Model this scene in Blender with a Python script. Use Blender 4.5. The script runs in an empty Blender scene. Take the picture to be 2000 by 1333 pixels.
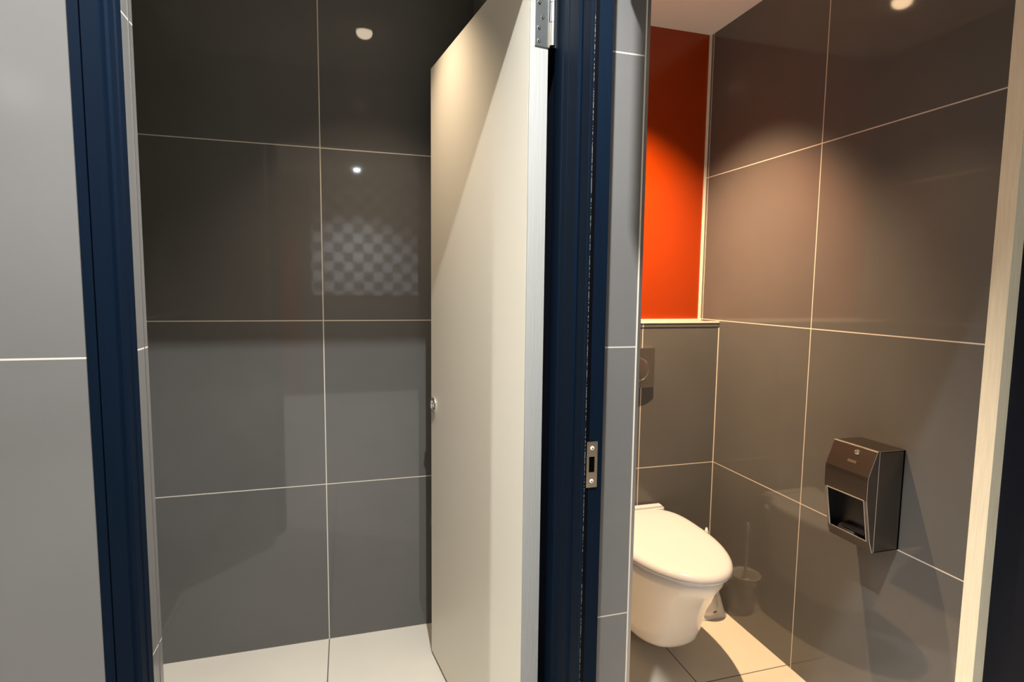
import bpy, bmesh, math
from math import sin, cos, pi, radians
from mathutils import Vector, Matrix
S = bpy.context.scene
COL = S.collection

# ------------------------------------------------------------ camera
F, H, YAW, PITCH, ROLL = 1103.99, 1.3218, 0.2846, -0.0927, 0.0116
cam = bpy.data.objects.new('camera', bpy.data.cameras.new('camera'))
COL.objects.link(cam)
f = Vector((sin(YAW) * cos(PITCH), cos(YAW) * cos(PITCH), sin(PITCH)))
r = Vector((cos(YAW), -sin(YAW), 0))
u = r.cross(f)
r2 = r * cos(ROLL) + u * sin(ROLL)
u2 = -r * sin(ROLL) + u * cos(ROLL)
cam.matrix_world = Matrix((
    (r2.x, u2.x, -f.x, 0), (r2.y, u2.y, -f.y, 0), (r2.z, u2.z, -f.z, H), (0, 0, 0, 1)))
cam.data.sensor_fit = 'HORIZONTAL'
cam.data.sensor_width = 36
cam.data.lens = F / 2000 * 36
cam.data.clip_start = 0.02
S.camera = cam

# ------------------------------------------------------------ world + exposure
w = bpy.data.worlds.new('world'); S.world = w; w.use_nodes = True
w.node_tree.nodes['Background'].inputs[0].default_value = (0.0, 0.0, 0.0, 1)
w.node_tree.nodes['Background'].inputs[1].default_value = 0.0
S.view_settings.view_transform = 'Standard'
S.view_settings.look = 'None'
S.view_settings.gamma = 1
S.view_settings.exposure = 0.0
S.view_settings.use_curve_mapping = False

# lamps: (x, y, ceiling z, watts, colour, cone deg, blend, label, group)
WARM = (1.0, 0.67, 0.385); WARM2 = (1.0, 0.80, 0.58); COOL = (0.98, 1.0, 1.0); WHITE = (0.86, 0.92, 1.0)
LAMPS = [
    (0.24, 0.58, 2.60, 295, COOL, 122, 1.0, 'recessed ceiling downlight just in front of the left toilet stall doorway', (-0.20, 0.05, -1)),
    (-0.95, 0.67, 2.60, 140, COOL, 120, 1.0, 'added unseen ceiling downlight brightening the grey tiled wall left of the stalls', (0, 0, -1)),  # no known source here, added to brighten the near wall
    (0.126, -2.29, 2.60, 470, WHITE, 130, 1.0, 'recessed ceiling downlight close to the chequered rear wall', (0, 0, -1)),
    (-2.10, -2.64, 2.60, 150, COOL, 120, 1.0, 'recessed ceiling downlight in the far left corner of the washroom', (0, 0, -1)),
    (0.087, 1.69, 2.385, 44, WARM2, 92, 1.0, 'recessed ceiling downlight inside the left stall', (0, 0, -1)),
    (1.00, 1.685, 2.385, 345, WARM, 96, 1.0, 'warm recessed ceiling downlight above the toilet', (0.02, 0.13, -1)),
]

# ------------------------------------------------------------ helpers
def tagged(o, label=None, cat=None, group=None, kind=None):
    if label: o['label'] = label
    if cat: o['category'] = cat
    if group: o['group'] = group
    if kind: o['kind'] = kind
    return o

def thing(name, label, cat, loc, rotz=0, group=None):
    o = bpy.data.objects.new(name, None); COL.objects.link(o)
    o.empty_display_size = 0.05
    o.location = loc; o.rotation_euler = (0, 0, rotz)
    return tagged(o, label, cat, group)

def wobj(name, bm, mat, parent=None, origin=(0, 0, 0), smooth=False):
    """link bm as one object; vertices are given relative to the parent, origin moves the pivot"""
    me = bpy.data.meshes.new(name)
    bmesh.ops.recalc_face_normals(bm, faces=bm.faces)
    o = Vector(origin)
    if o.length: bmesh.ops.translate(bm, vec=-o, verts=bm.verts)
    bm.to_mesh(me); bm.free()
    me.materials.append(mat)
    if smooth:
        for p in me.polygons: p.use_smooth = True
    ob = bpy.data.objects.new(name, me); COL.objects.link(ob)
    ob.location = o
    if parent: ob.parent = parent
    return ob

def box(bm, x0, x1, y0, y1, z0, z1, bev=0):
    g = bmesh.ops.create_cube(bm, size=1)
    vs = g['verts']
    for v in vs:
        v.co = Vector(((x0 + x1) / 2 + v.co.x * (x1 - x0), (y0 + y1) / 2 + v.co.y * (y1 - y0), (z0 + z1) / 2 + v.co.z * (z1 - z0)))
    if bev:
        es = list({e for v in vs for e in v.link_edges})
        bmesh.ops.bevel(bm, geom=es, offset=bev, segments=2, affect='EDGES')
    return bm

def B(*a, bev=0): return box(bmesh.new(), *a, bev=bev)

def cyl(bm, c, axis, rad, length, seg=32, rad2=None):
    """closed cylinder starting at c, along axis"""
    a = Vector(axis).normalized()
    q = Vector((0, 0, 1)).rotation_difference(a).to_matrix().to_4x4()
    m = Matrix.Translation(Vector(c) + a * length / 2) @ q
    bmesh.ops.create_cone(bm, cap_ends=True, segments=seg, radius1=rad, radius2=rad if rad2 is None else rad2, depth=length, matrix=m)
    return bm

def lathe(bm, prof, c, axis=(0, 0, 1), seg=48, sx=1, sy=1):
    q = Vector((0, 0, 1)).rotation_difference(Vector(axis).normalized()).to_matrix()
    rings = []
    for rr, h in prof:
        rings.append([bm.verts.new(Vector(c) + q @ Vector((rr * cos(2 * pi * k / seg) * sx, rr * sin(2 * pi * k / seg) * sy, h))) for k in range(seg)])
    for a, b in zip(rings, rings[1:]):
        for k in range(seg):
            bm.faces.new((a[k], a[(k + 1) % seg], b[(k + 1) % seg], b[k]))
    bm.faces.new(rings[0]); bm.faces.new(list(reversed(rings[-1])))
    return bm

def loft(bm, rings, cap0=True, cap1=True):
    R = [[bm.verts.new(p) for p in ring] for ring in rings]
    n = len(R[0])
    for a, b in zip(R, R[1:]):
        for k in range(n):
            bm.faces.new((a[k], a[(k + 1) % n], b[(k + 1) % n], b[k]))
    if cap0: bm.faces.new(R[0])
    if cap1: bm.faces.new(list(reversed(R[-1])))
    return bm

def tube(bm, pts, rad, seg=12):
    rings = []
    for i, p in enumerate(pts):
        p = Vector(p)
        t = (Vector(pts[min(i + 1, len(pts) - 1)]) - Vector(pts[max(i - 1, 0)])).normalized()
        q = Vector((0, 0, 1)).rotation_difference(t).to_matrix()
        rr = rad[i] if isinstance(rad, (list, tuple)) else rad
        rings.append([p + q @ Vector((rr * cos(2 * pi * k / seg), rr * sin(2 * pi * k / seg), 0)) for k in range(seg)])
    return loft(bm, rings)

# ------------------------------------------------------------ materials
def new_mat(name):
    m = bpy.data.materials.new(name); m.use_nodes = True
    nt = m.node_tree
    return m, nt, nt.nodes['Principled BSDF']

def plain(name, col, rough=0.5, metal=0.0, noise=0.0, nscale=8.0, bump=0.0, bscale=60.0, stretch=(1, 1, 1), spec=0.5, coat=0.0):
    m, nt, b = new_mat(name)
    b.inputs['Base Color'].default_value = (*col, 1)
    b.inputs['Roughness'].default_value = rough
    b.inputs['Metallic'].default_value = metal
    b.inputs['Specular IOR Level'].default_value = spec
    b.inputs['Coat Weight'].default_value = coat
    b.inputs['Coat Roughness'].default_value = 0.05
    N, L = nt.nodes, nt.links
    tc = N.new('ShaderNodeTexCoord'); mp = N.new('ShaderNodeMapping')
    mp.inputs['Scale'].default_value = stretch
    L.new(tc.outputs['Object'], mp.inputs['Vector'])
    if noise:
        nz = N.new('ShaderNodeTexNoise'); nz.inputs['Scale'].default_value = nscale; nz.inputs['Detail'].default_value = 5
        L.new(mp.outputs[0], nz.inputs['Vector'])
        mx = N.new('ShaderNodeMix'); mx.data_type = 'RGBA'
        mx.inputs[6].default_value = (*[c * (1 - noise) for c in col], 1)
        mx.inputs[7].default_value = (*[min(1, c * (1 + noise)) for c in col], 1)
        L.new(nz.outputs['Fac'], mx.inputs[0]); L.new(mx.outputs[2], b.inputs['Base Color'])
    if bump:
        nz2 = N.new('ShaderNodeTexNoise'); nz2.inputs['Scale'].default_value = bscale; nz2.inputs['Detail'].default_value = 3
        L.new(mp.outputs[0], nz2.inputs['Vector'])
        bp = N.new('ShaderNodeBump'); bp.inputs['Strength'].default_value = bump; bp.inputs['Distance'].default_value = 0.002
        L.new(nz2.outputs['Fac'], bp.inputs['Height']); L.new(bp.outputs[0], b.inputs['Normal'])
    return m

def tile_mat(name, col, grout, axes, offs, period=0.6, gw=0.004, rough=0.1, mott=0.12, spec=0.4, nstretch=(1, 1, 1)):
    """large format tiles: axes e.g. 'XZ', offs the world position of one joint per axis (None: no joint)"""
    m, nt, b = new_mat(name)
    N, L = nt.nodes, nt.links
    geo = N.new('ShaderNodeNewGeometry'); sep = N.new('ShaderNodeSeparateXYZ')
    L.new(geo.outputs['Position'], sep.inputs[0])
    def math_(op, a, c=None):
        n = N.new('ShaderNodeMath'); n.operation = op
        for i, v in enumerate((a, c)):
            if v is None: continue
            if isinstance(v, (int, float)): n.inputs[i].default_value = v
            else: L.new(v, n.inputs[i])
        return n.outputs[0]
    masks = []; cells = []
    for ax, of in zip(axes, offs):
        if of is None: continue
        s = math_('SUBTRACT', sep.outputs[ax], of)
        s = math_('DIVIDE', s, period)
        s = math_('ADD', s, 100.5)
        cells.append(math_('FLOOR', math_('ADD', s, 0.5)))
        fr = math_('FRACT', s)
        d = math_('ABSOLUTE', math_('SUBTRACT', fr, 0.5))
        masks.append(math_('LESS_THAN', d, gw / 2 / period))
    g = masks[0]
    for k in masks[1:]: g = math_('MAXIMUM', g, k)
    # faint cloudy mottling and a slightly different tone per tile
    mp = N.new('ShaderNodeMapping'); mp.inputs['Scale'].default_value = nstretch
    L.new(geo.outputs['Position'], mp.inputs['Vector'])
    nz = N.new('ShaderNodeTexNoise'); nz.inputs['Scale'].default_value = 3.5; nz.inputs['Detail'].default_value = 6
    L.new(mp.outputs[0], nz.inputs['Vector'])
    mx = N.new('ShaderNodeMix'); mx.data_type = 'RGBA'
    mx.inputs[6].default_value = (*[c * (1 - mott) for c in col], 1)
    mx.inputs[7].default_value = (*[min(1, c * (1 + mott)) for c in col], 1)
    L.new(nz.outputs['Fac'], mx.inputs[0])
    m2 = N.new('ShaderNodeMix'); m2.data_type = 'RGBA'
    L.new(g, m2.inputs[0]); L.new(mx.outputs[2], m2.inputs[6]); m2.inputs[7].default_value = (*grout, 1)
    L.new(m2.outputs[2], b.inputs['Base Color'])
    rr = N.new('ShaderNodeMix'); rr.data_type = 'FLOAT'
    L.new(g, rr.inputs[0]); rr.inputs[2].default_value = rough; rr.inputs[3].default_value = 0.8
    L.new(rr.outputs[0], b.inputs['Roughness'])
    b.inputs['Specular IOR Level'].default_value = spec
    bp = N.new('ShaderNodeBump'); bp.inputs['Strength'].default_value = 0.3; bp.inputs['Distance'].default_value = 0.001; bp.invert = True
    L.new(g, bp.inputs['Height']); L.new(bp.outputs[0], b.inputs['Normal'])
    return m

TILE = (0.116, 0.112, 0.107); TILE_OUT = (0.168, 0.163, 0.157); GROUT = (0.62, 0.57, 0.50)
M = {}
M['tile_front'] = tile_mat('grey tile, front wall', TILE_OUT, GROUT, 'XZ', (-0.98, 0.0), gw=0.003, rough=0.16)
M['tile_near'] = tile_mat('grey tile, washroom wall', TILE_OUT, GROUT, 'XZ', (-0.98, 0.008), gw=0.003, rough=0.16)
M['tile_back'] = tile_mat('grey tile, left stall back wall', TILE, GROUT, 'XZ', (-0.0813, 0.0), gw=0.0035, rough=0.04)
M['tile_box'] = tile_mat('grey tile, cistern box', TILE, GROUT, 'XZ', (1.128, 0.0), gw=0.004, rough=0.12)
M['tile_side'] = tile_mat('grey tile, side walls', TILE, GROUT, 'YZ', (1.5216, 0.0), gw=0.0035, rough=0.06, spec=0.5)
M['tile_floor'] = tile_mat('cream floor tile', (0.60, 0.555, 0.47), (0.13, 0.115, 0.10), 'XY', (-0.0813, 1.54), gw=0.004, rough=0.6, mott=0.10, spec=0.2)
M['orange'] = plain('orange lacquered wall panel', (0.30, 0.032, 0.0012), rough=0.22)
M['ceiling'] = plain('ceiling paint', (0.60, 0.56, 0.50), rough=0.9, bump=0.05)
M['ceiling_stalls'] = plain('white ceiling board', (0.88, 0.86, 0.83), rough=0.9, bump=0.05)
M['rear'] = tile_mat('plain grey tile, washroom', (0.15, 0.143, 0.135), GROUT, 'XZ', (-0.1, 0.0), rough=0.25)
M['navy'] = plain('navy painted frame', (0.0020, 0.0072, 0.0175), rough=0.6, spec=0.06, bump=0.10, bscale=30, stretch=(6, 6, 0.3), noise=0.15, nscale=20)
M['black'] = plain('black painted frame', (0.006, 0.008, 0.014), rough=0.5, spec=0.15, bump=0.08)
M['laminate'] = plain('cream laminate', (0.82, 0.755, 0.63), rough=0.42, noise=0.02, nscale=3, bump=0.03, bscale=200)
M['edge'] = plain('whitish wood edge', (0.36, 0.357, 0.34), rough=0.6, noise=0.04, nscale=30, bump=0.35, bscale=60, stretch=(4, 4, 0.15))
M['ply'] = plain('bare ply edge', (0.85, 0.80, 0.63), rough=0.6, noise=0.14, nscale=30, bump=0.35, bscale=60, stretch=(6, 6, 0.4))
M['steel'] = plain('brushed steel', (0.62, 0.63, 0.62), rough=0.32, metal=1, bump=0.05, bscale=40, stretch=(1, 1, 30))
M['chrome'] = plain('chrome', (0.85, 0.84, 0.82), rough=0.08, metal=1)
M['bronze'] = plain('bronze coloured steel', (0.42, 0.33, 0.24), rough=0.3, metal=1, bump=0.05, bscale=30, stretch=(20, 20, 1))
M['brass'] = plain('brass', (0.75, 0.50, 0.24), rough=0.3, metal=1)
M['dispenser'] = plain('dark brushed steel', (0.17, 0.15, 0.135), rough=0.33, metal=1, bump=0.06, bscale=40, stretch=(1, 1, 30))
M['dispenser_dark'] = plain('dark dispenser inside', (0.012, 0.012, 0.013), rough=0.35)
M['satin'] = plain('satin chrome plastic', (0.50, 0.47, 0.44), rough=0.28, metal=1)
M['porcelain'] = plain('white porcelain', (0.80, 0.77, 0.73), rough=0.08, coat=0.3)
M['seat'] = plain('white seat plastic', (0.60, 0.61, 0.65), rough=0.12, coat=0.3)
M['plastic'] = plain('white plastic', (0.78, 0.76, 0.72), rough=0.3)
M['silicone'] = plain('pale joint filler', (0.78, 0.70, 0.60), rough=0.6)
M['alu'] = plain('grey metal edging', (0.36, 0.33, 0.31), rough=0.35, metal=0.8)
M['slot'] = plain('hollow shade black', (0.002, 0.002, 0.002), rough=0.9, spec=0.0)  # flat black inserts stand in for the shade inside bolt hole and screw recesses
M['paper'] = plain('grey paper', (0.16, 0.16, 0.17), rough=0.7)

def chequer_mat():
    m, nt, b = new_mat('chequered mosaic'); N, L = nt.nodes, nt.links
    geo = N.new('ShaderNodeNewGeometry'); ck = N.new('ShaderNodeTexChecker')
    mp = N.new('ShaderNodeMapping'); mp.inputs['Location'].default_value = (0.03, 0.05, 0.02)
    L.new(geo.outputs['Position'], mp.inputs['Vector']); L.new(mp.outputs[0], ck.inputs['Vector'])
    ck.inputs['Scale'].default_value = 1 / 0.117
    ck.inputs['Color1'].default_value = (0.82, 0.80, 0.78, 1); ck.inputs['Color2'].default_value = (0.28, 0.27, 0.26, 1)
    L.new(ck.outputs['Color'], b.inputs['Base Color']); b.inputs['Roughness'].default_value = 0.3
    return m
M['chequer'] = chequer_mat()

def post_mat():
    # navy paint; painted highlight lines and pale wear on the sharp arrises, a groove's shade painted black in front
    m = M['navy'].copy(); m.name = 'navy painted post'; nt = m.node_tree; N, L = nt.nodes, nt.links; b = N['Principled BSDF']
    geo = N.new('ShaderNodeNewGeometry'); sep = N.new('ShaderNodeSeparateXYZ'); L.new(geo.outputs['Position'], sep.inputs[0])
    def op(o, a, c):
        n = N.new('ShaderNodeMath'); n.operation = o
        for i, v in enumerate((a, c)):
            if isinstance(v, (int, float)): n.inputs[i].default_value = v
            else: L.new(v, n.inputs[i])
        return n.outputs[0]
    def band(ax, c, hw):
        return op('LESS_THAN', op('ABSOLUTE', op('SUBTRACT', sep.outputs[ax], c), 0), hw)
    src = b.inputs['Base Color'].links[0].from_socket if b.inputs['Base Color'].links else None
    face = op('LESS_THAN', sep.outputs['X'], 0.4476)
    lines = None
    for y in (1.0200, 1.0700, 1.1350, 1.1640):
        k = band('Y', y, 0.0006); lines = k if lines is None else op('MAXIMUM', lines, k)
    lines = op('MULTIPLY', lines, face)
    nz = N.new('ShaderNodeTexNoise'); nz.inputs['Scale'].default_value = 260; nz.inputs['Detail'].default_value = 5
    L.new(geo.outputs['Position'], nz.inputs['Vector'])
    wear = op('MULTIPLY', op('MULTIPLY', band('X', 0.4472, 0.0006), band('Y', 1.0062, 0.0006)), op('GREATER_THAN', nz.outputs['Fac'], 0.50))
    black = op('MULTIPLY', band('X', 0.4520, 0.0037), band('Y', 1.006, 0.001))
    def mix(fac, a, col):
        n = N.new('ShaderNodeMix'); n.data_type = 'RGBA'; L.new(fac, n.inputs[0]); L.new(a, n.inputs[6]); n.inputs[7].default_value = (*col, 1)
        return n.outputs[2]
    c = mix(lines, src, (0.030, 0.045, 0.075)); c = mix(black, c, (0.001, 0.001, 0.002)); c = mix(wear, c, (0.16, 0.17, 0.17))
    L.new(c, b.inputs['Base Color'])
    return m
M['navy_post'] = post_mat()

def emit_mat(name, col, st):
    m, nt, b = new_mat(name)
    b.inputs['Base Color'].default_value = (0, 0, 0, 1)
    b.inputs['Emission Color'].default_value = (*col, 1); b.inputs['Emission Strength'].default_value = st
    return m

# ------------------------------------------------------------ structure
XR, YB, YO, YC, ZC = 1.48, 2.121, 2.141, 2.005, 2.385
YF = 1.0845
def st(name, bm, mat, parent=None, origin=(0, 0, 0)):
    o = wobj(name, bm, mat, parent, origin)
    if parent is None: o['kind'] = 'structure'
    return o

st('floor', B(-3.1, 3.1, -3.1, 2.4, -0.1, 0.0), M['tile_floor'])
st('ceiling', B(-3.1, 3.1, -3.1, 0.84, 2.6, 2.7), M['ceiling'])
st('ceiling', B(-0.85, 1.6, 1.2, 2.4, ZC, ZC + 0.1), M['ceiling_stalls'])
# front wall (tiled) with its piers and lintels
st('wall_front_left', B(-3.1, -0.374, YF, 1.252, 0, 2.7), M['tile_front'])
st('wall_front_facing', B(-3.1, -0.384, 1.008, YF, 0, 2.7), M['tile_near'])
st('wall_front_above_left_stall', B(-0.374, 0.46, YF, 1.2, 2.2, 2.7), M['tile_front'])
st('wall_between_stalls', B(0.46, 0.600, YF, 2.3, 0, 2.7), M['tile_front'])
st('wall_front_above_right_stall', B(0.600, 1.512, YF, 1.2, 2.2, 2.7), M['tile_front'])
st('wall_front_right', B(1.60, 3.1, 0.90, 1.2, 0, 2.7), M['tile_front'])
st('wall_left_stall_left', B(-0.85, -0.70, 1.252, 2.3, 0, 2.5), M['tile_side'])
st('wall_back_left_stall', B(-0.85, 0.46, YB, 2.3, 0, 2.5), M['tile_back'])
st('wall_back_orange', B(0.600, 1.6, YO, 2.3, 1.15, 2.5), M['orange'])
st('wall_right', B(XR, 1.60, 0.945, 2.3, 0, 2.7), M['tile_side'])
st('wall_back_lower', B(0.600, XR, YC, 2.29, 0, 1.175), M['tile_box'])
# washroom behind the camera (seen in the glossy tiles)
st('wall_rear', B(-3.1, 3.1, -3.1, -3.0, 0, 2.7), M['rear'])
st('wall_rear_chequered', B(-0.40, 1.6, -3.0, -2.98, 1.22, 2.6), M['chequer'])
st('wall_rear_orange', B(-1.6, -0.515, -3.0, -2.98, 0, 2.05), M['orange'])
st('wall_left', B(-3.2, -3.1, -3.1, 1.252, 0, 2.7), M['rear'])
st('wall_right_washroom', B(3.1, 3.2, -3.1, 1.2, 0, 2.7), M['rear'])
st('ceiling', B(-3.1, 3.1, 0.84, 1.0845, 2.6, 2.7), M['ceiling'])

# shelf over the cistern: pale upper face, dark front edge
sh = bmesh.new(); box(sh, 0.600, XR - 0.002, YC - 0.002, YO, 1.175, 1.192)
st('trim_1', sh, M['tile_box'])
st('trim_2', B(0.601, XR - 0.002, YC - 0.004, YC + 0.006, 1.190, 1.1965), M['silicone'])
st('trim_3', B(0.601, XR - 0.001, YO - 0.012, YO + 0.001, 1.1915, 1.199), M['silicone'])
# vertical joints in the corners
st('trim_4', B(XR - 0.010, XR + 0.001, YO - 0.006, YO + 0.001, 1.19, ZC), M['silicone'])
st('trim_5', B(XR - 0.0025, XR + 0.001, YC - 0.0025, YC + 0.001, 0, 1.17), M['silicone'])
# metal edging on the right corner of the dividing wall
st('trim_6', B(0.5935, 0.5965, YF - 0.0015, YF + 0.004, 0, 2.2), M['silicone'])
st('trim_7', B(0.5965, 0.6035, YF - 0.002, YF + 0.03, 0, 2.2), M['alu'])
# corner bead of the left reveal
st('trim_8', B(-0.3745, -0.3728, 1.2300, 1.2325, 0, 2.2), M['alu'])

# --- door frames
def frame_profile(name, pts, z0, z1, mat):
    bm = bmesh.new()
    return st(name, loft(bm, [[(x, y, z0) for x, y in pts], [(x, y, z1) for x, y in pts]]), mat)
# left jamb: front face with a fine groove, stepped inner face
frame_profile('trim_9', [
    (-0.374, 1.093), (-0.374, YF - .0005), (-0.3835, YF - .0005), (-0.3835, 1.007), (-0.3695, 1.006), (-0.3690, 1.009), (-0.3675, 1.009), (-0.3670, 1.006),
    (-0.3435, 1.006), (-0.3425, 1.010), (-0.3375, 1.010), (-0.334, 1.014), (-0.334, 1.036), (-0.338, 1.038), (-0.338, 1.044), (-0.334, 1.046), (-0.334, 1.066), (-0.342, 1.093)][::-1], 0, 2.3, M['navy'])
# middle post between the two doorways: fluted inner face, narrow front
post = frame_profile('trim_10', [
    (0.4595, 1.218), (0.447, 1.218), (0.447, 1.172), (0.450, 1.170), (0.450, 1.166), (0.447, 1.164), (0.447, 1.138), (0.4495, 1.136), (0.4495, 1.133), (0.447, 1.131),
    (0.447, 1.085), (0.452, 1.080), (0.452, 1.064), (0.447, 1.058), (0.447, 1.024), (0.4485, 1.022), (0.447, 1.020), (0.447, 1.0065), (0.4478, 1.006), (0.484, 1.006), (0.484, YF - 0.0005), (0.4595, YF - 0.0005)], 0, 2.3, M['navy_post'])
st('trim_11', B(-0.374, 0.46, 1.15, 1.20, 2.03, 2.2), M['navy'])
st('trim_12', B(-0.3835, 0.484, 1.006, YF - 0.0005, 2.3, 2.36), M['navy'])
# right jamb: pale bare strip on the inner side, black frame in front of it
st('trim_13', B(XR - 0.001, 1.513, 0.9445, 0.985, 0, 2.2), M['ply'])
st('trim_14', B(1.513, 1.60, 0.765, 0.9445, 0, 2.36), M['black'])
st('head_blocker', box(B(0.495, 1.513, 0.765, 0.985, 2.03, 2.36), 0.40, 1.513, 0.76, 0.82, 2.03, 2.36), M['black'])  # unseen head, its front bar added to block corridor light from the stall

st('gap_shade_strip', B(0.452, 0.46, 1.218, 1.40, 0, 2.2), M['black'])  # black strip added as the shade in the gap behind the door edge
# strike plate on the front of the middle post
sp = bmesh.new()
sx0, sx1, sz0, sz1, sy = 0.4505, 0.4735, 0.929, 1.022, 1.006
hx0, hx1, hz0, hz1 = 0.4555, 0.4675, 0.960, 0.9915
for a in ((sx0, sx1, sz0, hz0), (sx0, sx1, hz1, sz1), (sx0, hx0, hz0, hz1), (hx1, sx1, hz0, hz1)):
    box(sp, a[0], a[1], sy - 0.0016, sy, a[2], a[3])
t = thing('strike_plate', 'bronze coloured lock strike plate on the navy post between the stalls', 'strike plate', (0.462, sy, 0.975))
t0 = Vector((0.462, sy, 0.975))
def rel(bm): bmesh.ops.translate(bm, vec=-t0, verts=bm.verts); return bm
wobj('plate', rel(sp), M['bronze'], t)
wobj('bolt_hole', rel(B(hx0, hx1, sy - 0.0006, sy, hz0, hz1)), M['slot'], t)
for z in (1.009, 0.942):
    b_ = lathe(bmesh.new(), [(0.0042, 0), (0.0042, 0.0008), (0.003, 0.0016), (0.0013, 0.0017), (0.0012, 0.0009)], (0.4618, sy - 0.0014, z), (0, -1, 0), 24)
    s_ = wobj('screw', rel(b_), M['plastic'], t)
    wobj('screw_recess', rel(lathe(bmesh.new(), [(0.0012, 0), (0.0012, 0.0002)], (0.4618, sy - 0.0032, z), (0, -1, 0), 12)), M['slot'], s_)

# ------------------------------------------------------------ left stall door
A = radians(8.2)
dr = bpy.data.objects.new('door_1', None); COL.objects.link(dr)
dr.location = (0.383, 1.200, 0.0); dr.rotation_euler = (0, 0, pi / 2 + A)
tagged(dr, 'cream laminate stall door standing open into the left stall', 'door', kind='structure')
DL, DT = 0.745, 0.044
wobj('door_panel', B(0.003, DL, -DT, 0, 0.012, 2.04, bev=0.0008), M['laminate'], dr)
wobj('door_edge', B(0.0, 0.003, -DT, 0, 0.012, 2.04), M['edge'], dr)
# lock with a round chrome rose
kb = lathe(bmesh.new(), [(0.0, 0), (0.0255, 0), (0.0265, 0.002), (0.0265, 0.005), (0.0245, 0.007), (0.017, 0.007), (0.0165, 0.004), (0.010, 0.004), (0.0095, 0.008), (0.007, 0.009), (0.0, 0.009)][1:-1], (DL - 0.036, 0, 0.921), (0, 1, 0), 48)
kn = wobj('lock', kb, M['chrome'], dr, (DL - 0.036, 0, 0.921), smooth=False)
wobj('thumb_turn', B(-0.0025, 0.0025, 0.008, 0.013, -0.008, 0.008, bev=0.001), M['steel'], kn)
# hinge
hz = (1.841, 1.985)
hg = wobj('hinge', B(-0.0025, 0.0, -0.0445, -0.0115, *hz), M['steel'], dr, (0, -0.03, 1.841))
hq = Vector((0, -0.03, 1.841))
def relh(bm): bmesh.ops.translate(bm, vec=-hq, verts=bm.verts); return bm
kx, ky = -0.006, -0.0515
bm = bmesh.new()
for k, (a, b) in enumerate(((1.8445, 1.892), (1.893, 1.933), (1.934, 1.985))):
    cyl(bm, (kx, ky, a), (0, 0, 1), 0.0062, b - a, 24)
wobj('knuckle', relh(bm), M['steel'], hg)
wobj('frame_leaf', relh(B(0.002, 0.0045, -0.0645, -0.052, 1.846, 1.985)), M['steel'], hg)
wobj('packing_strip', relh(B(-0.003, 0.0005, -0.0465, -0.0445, 1.8405, 1.894)), M['brass'], hg)
for z, y in ((1.8515, -0.0205), (1.878, -0.020), (1.9005, -0.0285), (1.929, -0.020), (1.955, -0.0285), (1.975, -0.020)):
    b_ = lathe(bmesh.new(), [(0.0040, 0), (0.0040, 0.0010), (0.0026, 0.0014), (0.0010, 0.0004)], (-0.0022, y, z), (-1, 0, 0), 20)
    wobj('screw', relh(b_), M['chrome'], hg)

# ------------------------------------------------------------ toilet
TX = 1.078
def dshape(hw, yf, yb, z, n=64, ef=2.15, eb=5.0, ym=None):
    ym = ym if ym is not None else yb - 0.22
    pts = []
    for k in range(n):
        a = 2 * pi * k / n
        c, s = cos(a), sin(a)
        e = ef if s < 0 else eb
        ry = (ym - yf) if s < 0 else (yb - ym)
        x = math.copysign(abs(c) ** (2 / e), c) * hw
        y = math.copysign(abs(s) ** (2 / e), s) * ry
        pts.append((TX + x, ym + y, z))
    return pts
tl = thing('toilet', 'white wall hung toilet with closed lid below the orange panel', 'toilet', (TX, 2.0, 0))
tlo = Vector((TX, 2.0, 0))
def relt(bm): bmesh.ops.translate(bm, vec=-tlo, verts=bm.verts); return bm
yb = YC - 0.001
secs = [(0.400, .150, 1.480), (0.402, .170, 1.458), (0.395, .176, 1.450), (0.372, .174, 1.453), (0.340, .163, 1.474), (0.300, .150, 1.506), (0.255, .141, 1.532), (0.205, .134, 1.552),
        (0.160, .130, 1.566), (0.125, .127, 1.580), (0.105, .120, 1.596), (0.092, .108, 1.620), (0.085, .088, 1.660), (0.083, .05, 1.72)]
bm = bmesh.new()
loft(bm, [dshape(hw, yf, yb, z, ef=2.1 if z > .3 else 2.5) for z, hw, yf in secs])
wobj('bowl', relt(bm), M['porcelain'], tl, smooth=True)
# seat ring
bm = bmesh.new()
ybs = 1.955
loft(bm, [*[dshape(a, b, ybs, c, ef=2.05, eb=3.7) for a, b, c in ((.172, 1.442, .4025), (.178, 1.436, .405), (.178, 1.436, .411), (.172, 1.442, .4125))]])
wobj('seat', relt(bm), M['seat'], tl, smooth=False)
bm = bmesh.new()
prof = [(0.4135, -.010), (0.4125, -.004), (0.415, .001), (0.420, .0035), (0.426, .003), (0.432, .000), (0.437, -.005), (0.4405, -.012), (0.4425, -.022), (0.4440, -.04), (0.4455, -.08), (0.446, -.13)]
loft(bm, [dshape(.186 + d, 1.424 - d, 1.974 + d * .6, z, eb=3.7, ef=2.05) for z, d in prof])
wobj('lid', relt(bm), M['seat'], tl, smooth=True)
bm = bmesh.new()
box(bm, TX - .13, TX + .150, 1.955, 2.000, 0.403, 0.449, bev=0.008)
wobj('hinge_cover', relt(bm), M['seat'], tl, smooth=False)

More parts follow.
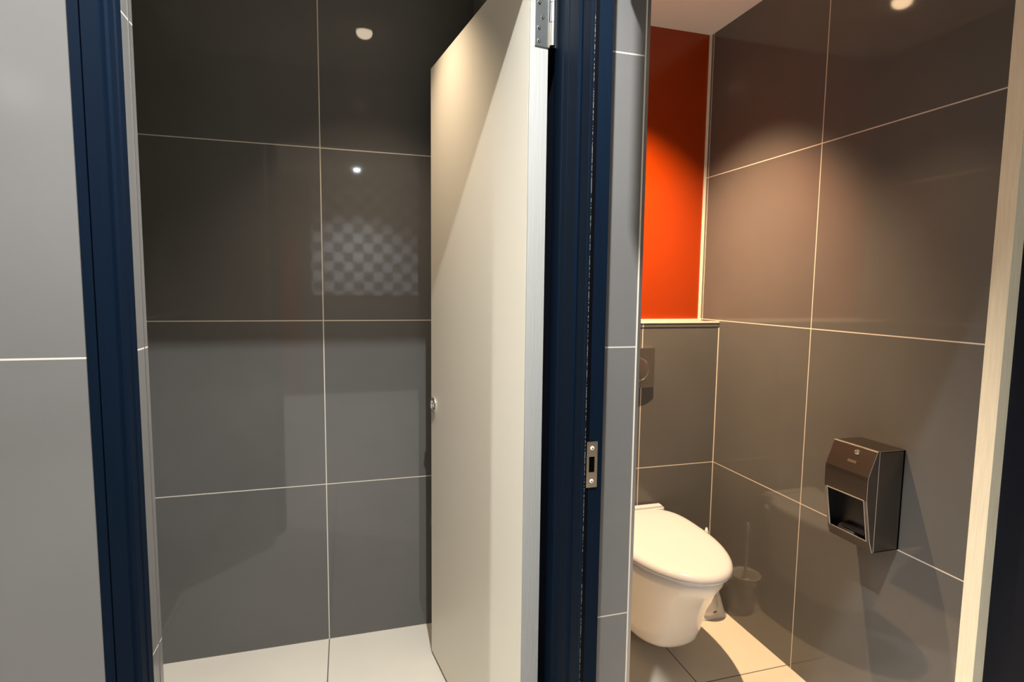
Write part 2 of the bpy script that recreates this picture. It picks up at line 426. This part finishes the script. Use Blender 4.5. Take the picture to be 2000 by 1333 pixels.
# flush plate
fp = thing('flush_plate', 'satin metal flush plate with round button on the tiled cistern box', 'flush plate', (1.108, YC, 1.0))
fo = Vector((1.108, YC, 1.0))
def relf(bm): bmesh.ops.translate(bm, vec=-fo, verts=bm.verts); return bm
bm = bmesh.new()
n = 12; rows = []
for k in range(n + 1):
    x = -0.070 + 0.140 * k / n
    d = 0.017 - 0.006 * (x / 0.07) ** 2
    rows.append([(1.108 + x, YC, 0.932), (1.108 + x, YC - d, 0.934), (1.108 + x, YC - d - .001, 1.012), (1.108 + x, YC - d, 1.092), (1.108 + x, YC, 1.094)])
loft(bm, rows)
wobj('plate', relf(bm), M['satin'], fp)
bm = bmesh.new()
lathe(bm, [(0.0455, 0), (0.0455, 0.0022), (0.0440, 0.0022), (0.0435, 0.0008), (0.02, 0.0006)], (1.104, YC - 0.0172, 1.008), (0, -1, 0), 64)
wobj('button', relf(bm), M['satin'], fp)
bm = bmesh.new()
lathe(bm, [(0.0445, 0), (0.0462, 0.0006), (0.0465, 0.0030), (0.0452, 0.0034), (0.0445, 0.0010)], (1.104, YC - 0.0170, 1.008), (0, -1, 0), 64)
wobj('button_rim', relf(bm), M['chrome'], fp)

# toilet brush
bx, by = 1.388, 1.895
tb = thing('toilet_brush', 'white toilet brush in its holder on the floor beside the toilet', 'toilet brush', (bx, by, 0))
def rrect(x0, x1, y0, y1, z, rc=0.018, n=6):
    out = []
    for cx, cy, a0 in ((x1 - rc, y1 - rc, 0), (x0 + rc, y1 - rc, 90), (x0 + rc, y0 + rc, 180), (x1 - rc, y0 + rc, 270)):
        for k in range(n + 1):
            a = radians(a0 + 90 * k / n); out.append((cx + rc * cos(a), cy + rc * sin(a), z))
    return out
bm = bmesh.new()
loft(bm, [rrect(-.068, .086, -.045, .075, 0), rrect(-.068, .086, -.045, .075, .005), rrect(-.060, .080, -.036, .075, .020), rrect(-.046, .072, -.020, .072, .070), rrect(-.040, .066, -.010, .068, .100)])
wobj('base', bm, M['plastic'], tb)
bm = bmesh.new()
lathe(bm, [(0.018, 0.012), (0.034, 0.018), (0.044, 0.032), (0.046, 0.046), (0.043, 0.070), (0.041, 0.100), (0.046, 0.128), (0.058, 0.148), (0.061, 0.152), (0.058, 0.155), (0.052, 0.146), (0.036, 0.11), (0.030, 0.05)], (0.0, -0.012, 0))
wobj('cup', bm, M['plastic'], tb, smooth=True)
bm = bmesh.new()
box(bm, 0.002, 0.020, -0.0610, -0.052, 0.034, 0.041, bev=0.002)
wobj('emblem', bm, M['bronze'], tb)
bm = bmesh.new()
tube(bm, [(0.0, -.012, 0.06), (0.0, -.010, 0.20), (-.003, -.006, 0.30), (-0.006, -.004, 0.328), (-0.007, -.003, 0.352), (-0.007, -.003, 0.369)], [0.007, 0.0065, 0.006, 0.0085, 0.0082, 0.003])
hd = wobj('handle', bm, M['plastic'], tb, smooth=True)
wobj('handle_ring', lathe(bmesh.new(), [(0.0092, 0), (0.0098, 0.003), (0.0092, 0.006)], (-0.0058, -.004, 0.322), (0, 0, 1), 24), M['bronze'], hd)
bm = bmesh.new()
lathe(bm, [(0.010, 0.05), (0.024, 0.06), (0.028, 0.085), (0.026, 0.12), (0.012, 0.135)], (0, -.012, 0), seg=24)
wobj('bristle_head', bm, M['plastic'], tb, smooth=True)

# toilet paper dispenser on the right wall
dY0, dY1 = 1.163, 1.306
dp = thing('toilet_paper_dispenser', 'dark steel toilet paper dispenser with open window on the right wall', 'dispenser', (XR, 1.235, 0.6))
do = Vector((XR, 1.235, 0.6))
def reld(bm): bmesh.ops.translate(bm, vec=-do, verts=bm.verts); return bm
bm = bmesh.new()   # body: open tray made of five walls
xb = 1.389
box(bm, xb, XR - .0005, dY0, dY0 + .002, 0.603, 0.888)
box(bm, xb, XR - .0005, dY1 - .002, dY1, 0.603, 0.888)
box(bm, xb, XR - .0005, dY0, dY1, 0.886, 0.889)
box(bm, xb, XR - .0005, dY0, dY1, 0.602, 0.605)
box(bm, XR - .006, XR - .0005, dY0, dY1, 0.602, 0.888)
wobj('body', reld(bm), M['dispenser'], dp)
# cover: folded sheet with a window
prof = [(xb - .0005, 0.889), (1.3850, 0.8905), (1.3815, 0.888), (1.3550, 0.819), (1.3535, 0.806), (1.3545, 0.752)]
low = [(1.3745, 0.634), (1.3850, 0.603), (xb - .0005, 0.602)]
bm = bmesh.new()
def sheet(pr, y0, y1):
    R = [[bm.verts.new((x, y, z)) for x, z in pr] for y in (y0, y1)]
    for k in range(len(pr) - 1):
        bm.faces.new((R[0][k], R[0][k + 1], R[1][k + 1], R[1][k]))
sheet(prof, dY0, dY1); sheet(low, dY0, dY1)
mid = [prof[-1], low[0]]
sheet(mid, dY0, dY0 + .010); sheet(mid, dY1 - .010, dY1)
full = prof + low
for y in (dY0, dY1):
    bm.faces.new([bm.verts.new((x, y, z)) for x, z in full])
bmesh.ops.remove_doubles(bm, verts=bm.verts, dist=0.00001)
cv = wobj('cover', reld(bm), M['dispenser'], dp)
# bright rolled edge around the window and along the front edges
def pipe(pts, rr=0.0011): tube(bm, pts, rr, 8)
bm = bmesh.new()
a, b_ = dY0 + .010, dY1 - .010
pipe([(1.3540, a, .752), (1.3540, b_, .752)], .0016); pipe([(1.3540, b_, .752), (1.3735, b_, .634)], .0018); pipe([(1.3735, b_, .634), (1.3735, a, .634)], .0016); pipe([(1.3735, a, .634), (1.3540, a, .752)], .0012)
pipe([(1.3815, dY0, .8885), (1.3815, dY1, .8885)], .0013)
pipe([(x, dY0 + .0003, z) for x, z in full[2:]], .0007)
pipe([(xb, dY0, .604), (xb, dY0, .888)], .0008)
pipe([(xb, dY0, .889), (XR - .002, dY0, .889)], .0009)
wobj('rim', reld(bm), M['steel'], cv)
wobj('inner_liner', reld(B(1.400, XR - .007, dY0 + .003, dY1 - .003, 0.606, 0.884)), M['dispenser_dark'], dp)
for y in (dY0 + .0012, dY1 - .0012):  # black sheets added inside the steel sides to darken the window
    bm = bmesh.new()
    bm.faces.new([bm.verts.new((x + .002, y + (.0016 if y < 1.2 else -.0016), z)) for x, z in ((1.3560, .750), (1.3760, .634), (1.399, .62), (1.399, .80), (1.3575, .80))])
    wobj('side_dark_sheet', reld(bm), M['dispenser_dark'], dp)
bm = bmesh.new()
cyl(bm, (1.392, dY0 + .025, 0.645), (0, 1, 0), 0.010, 0.075, 24)
wobj('spindle', reld(bm), M['dispenser_dark'], dp)
bm = bmesh.new()
cyl(bm, (1.398, dY0 + .060, 0.628), (0, 1, 0), 0.016, 0.055, 24)
wobj('paper_end', reld(bm), M['paper'], dp)
nd = Vector((-(0.888 - 0.819), 0, (1.3815 - 1.3550))).normalized()   # outward normal of the sloping face
def onface(tt, y): return Vector((1.3815 + (1.3550 - 1.3815) * tt, y, 0.888 + (0.819 - 0.888) * tt))
bm = bmesh.new()
lathe(bm, [(0.0075, 0), (0.0078, 0.002), (0.0068, 0.004), (0.0052, 0.0042), (0.0046, 0.0015), (0.002, 0.0014)], onface(.22, 1.222), nd, 32)
lk = wobj('lock', reld(bm), M['chrome'], cv)
bm = bmesh.new()
q = Vector((0, 0, 1)).rotation_difference(nd).to_matrix()
c0 = onface(.60, 1.228)
e1 = Vector((0, 1, 0)); e2 = nd.cross(e1)
def plate(bm, c, w_, h_, t_):
    vs = []
    for dz in (0, t_):
        for sx_, sy_ in ((-1, -1), (1, -1), (1, 1), (-1, 1)):
            vs.append(bm.verts.new(c + e1 * sx_ * w_ / 2 + e2 * sy_ * h_ / 2 + nd * dz))
    for fc in ((0, 1, 2, 3), (4, 5, 6, 7), (0, 1, 5, 4), (1, 2, 6, 5), (2, 3, 7, 6), (3, 0, 4, 7)):
        bm.faces.new([vs[i] for i in fc])
plate(bm, c0, 0.028, 0.0075, 0.0006)
bd = wobj('badge', reld(bm), M['satin'], cv)

# ------------------------------------------------------------ lamps
for (x, y, z, wt, colr, cone, blend, lab, aim) in LAMPS:
    d = thing('downlight', lab, 'ceiling light', (x, y, z), group='recessed ceiling downlights')
    bm = bmesh.new()
    lathe(bm, [(0.034, 0), (0.034, -0.004), (0.046, -0.005), (0.050, -0.001), (0.050, 0)], (0, 0, 0))
    wobj('ring', bm, M['steel'], d, smooth=False)
    wobj('lens', lathe(bmesh.new(), [(0.033, -0.001), (0.033, -0.006), (0.029, -0.016), (0.020, -0.023), (0.010, -0.026)], (0, 0, 0)), emit_mat('lamp glass', colr, 18 if z < 2.5 else 110), d)
    ld = bpy.data.lights.new('lamp', 'SPOT')
    ld.energy = wt; ld.color = colr; ld.spot_size = radians(cone); ld.spot_blend = blend; ld.shadow_soft_size = 0.011
    lo = bpy.data.objects.new('bulb', ld); COL.objects.link(lo)
    lo.location = (0, 0, -0.035); lo.parent = d
    lo.rotation_euler = Vector(aim).to_track_quat('-Z', 'Y').to_euler()
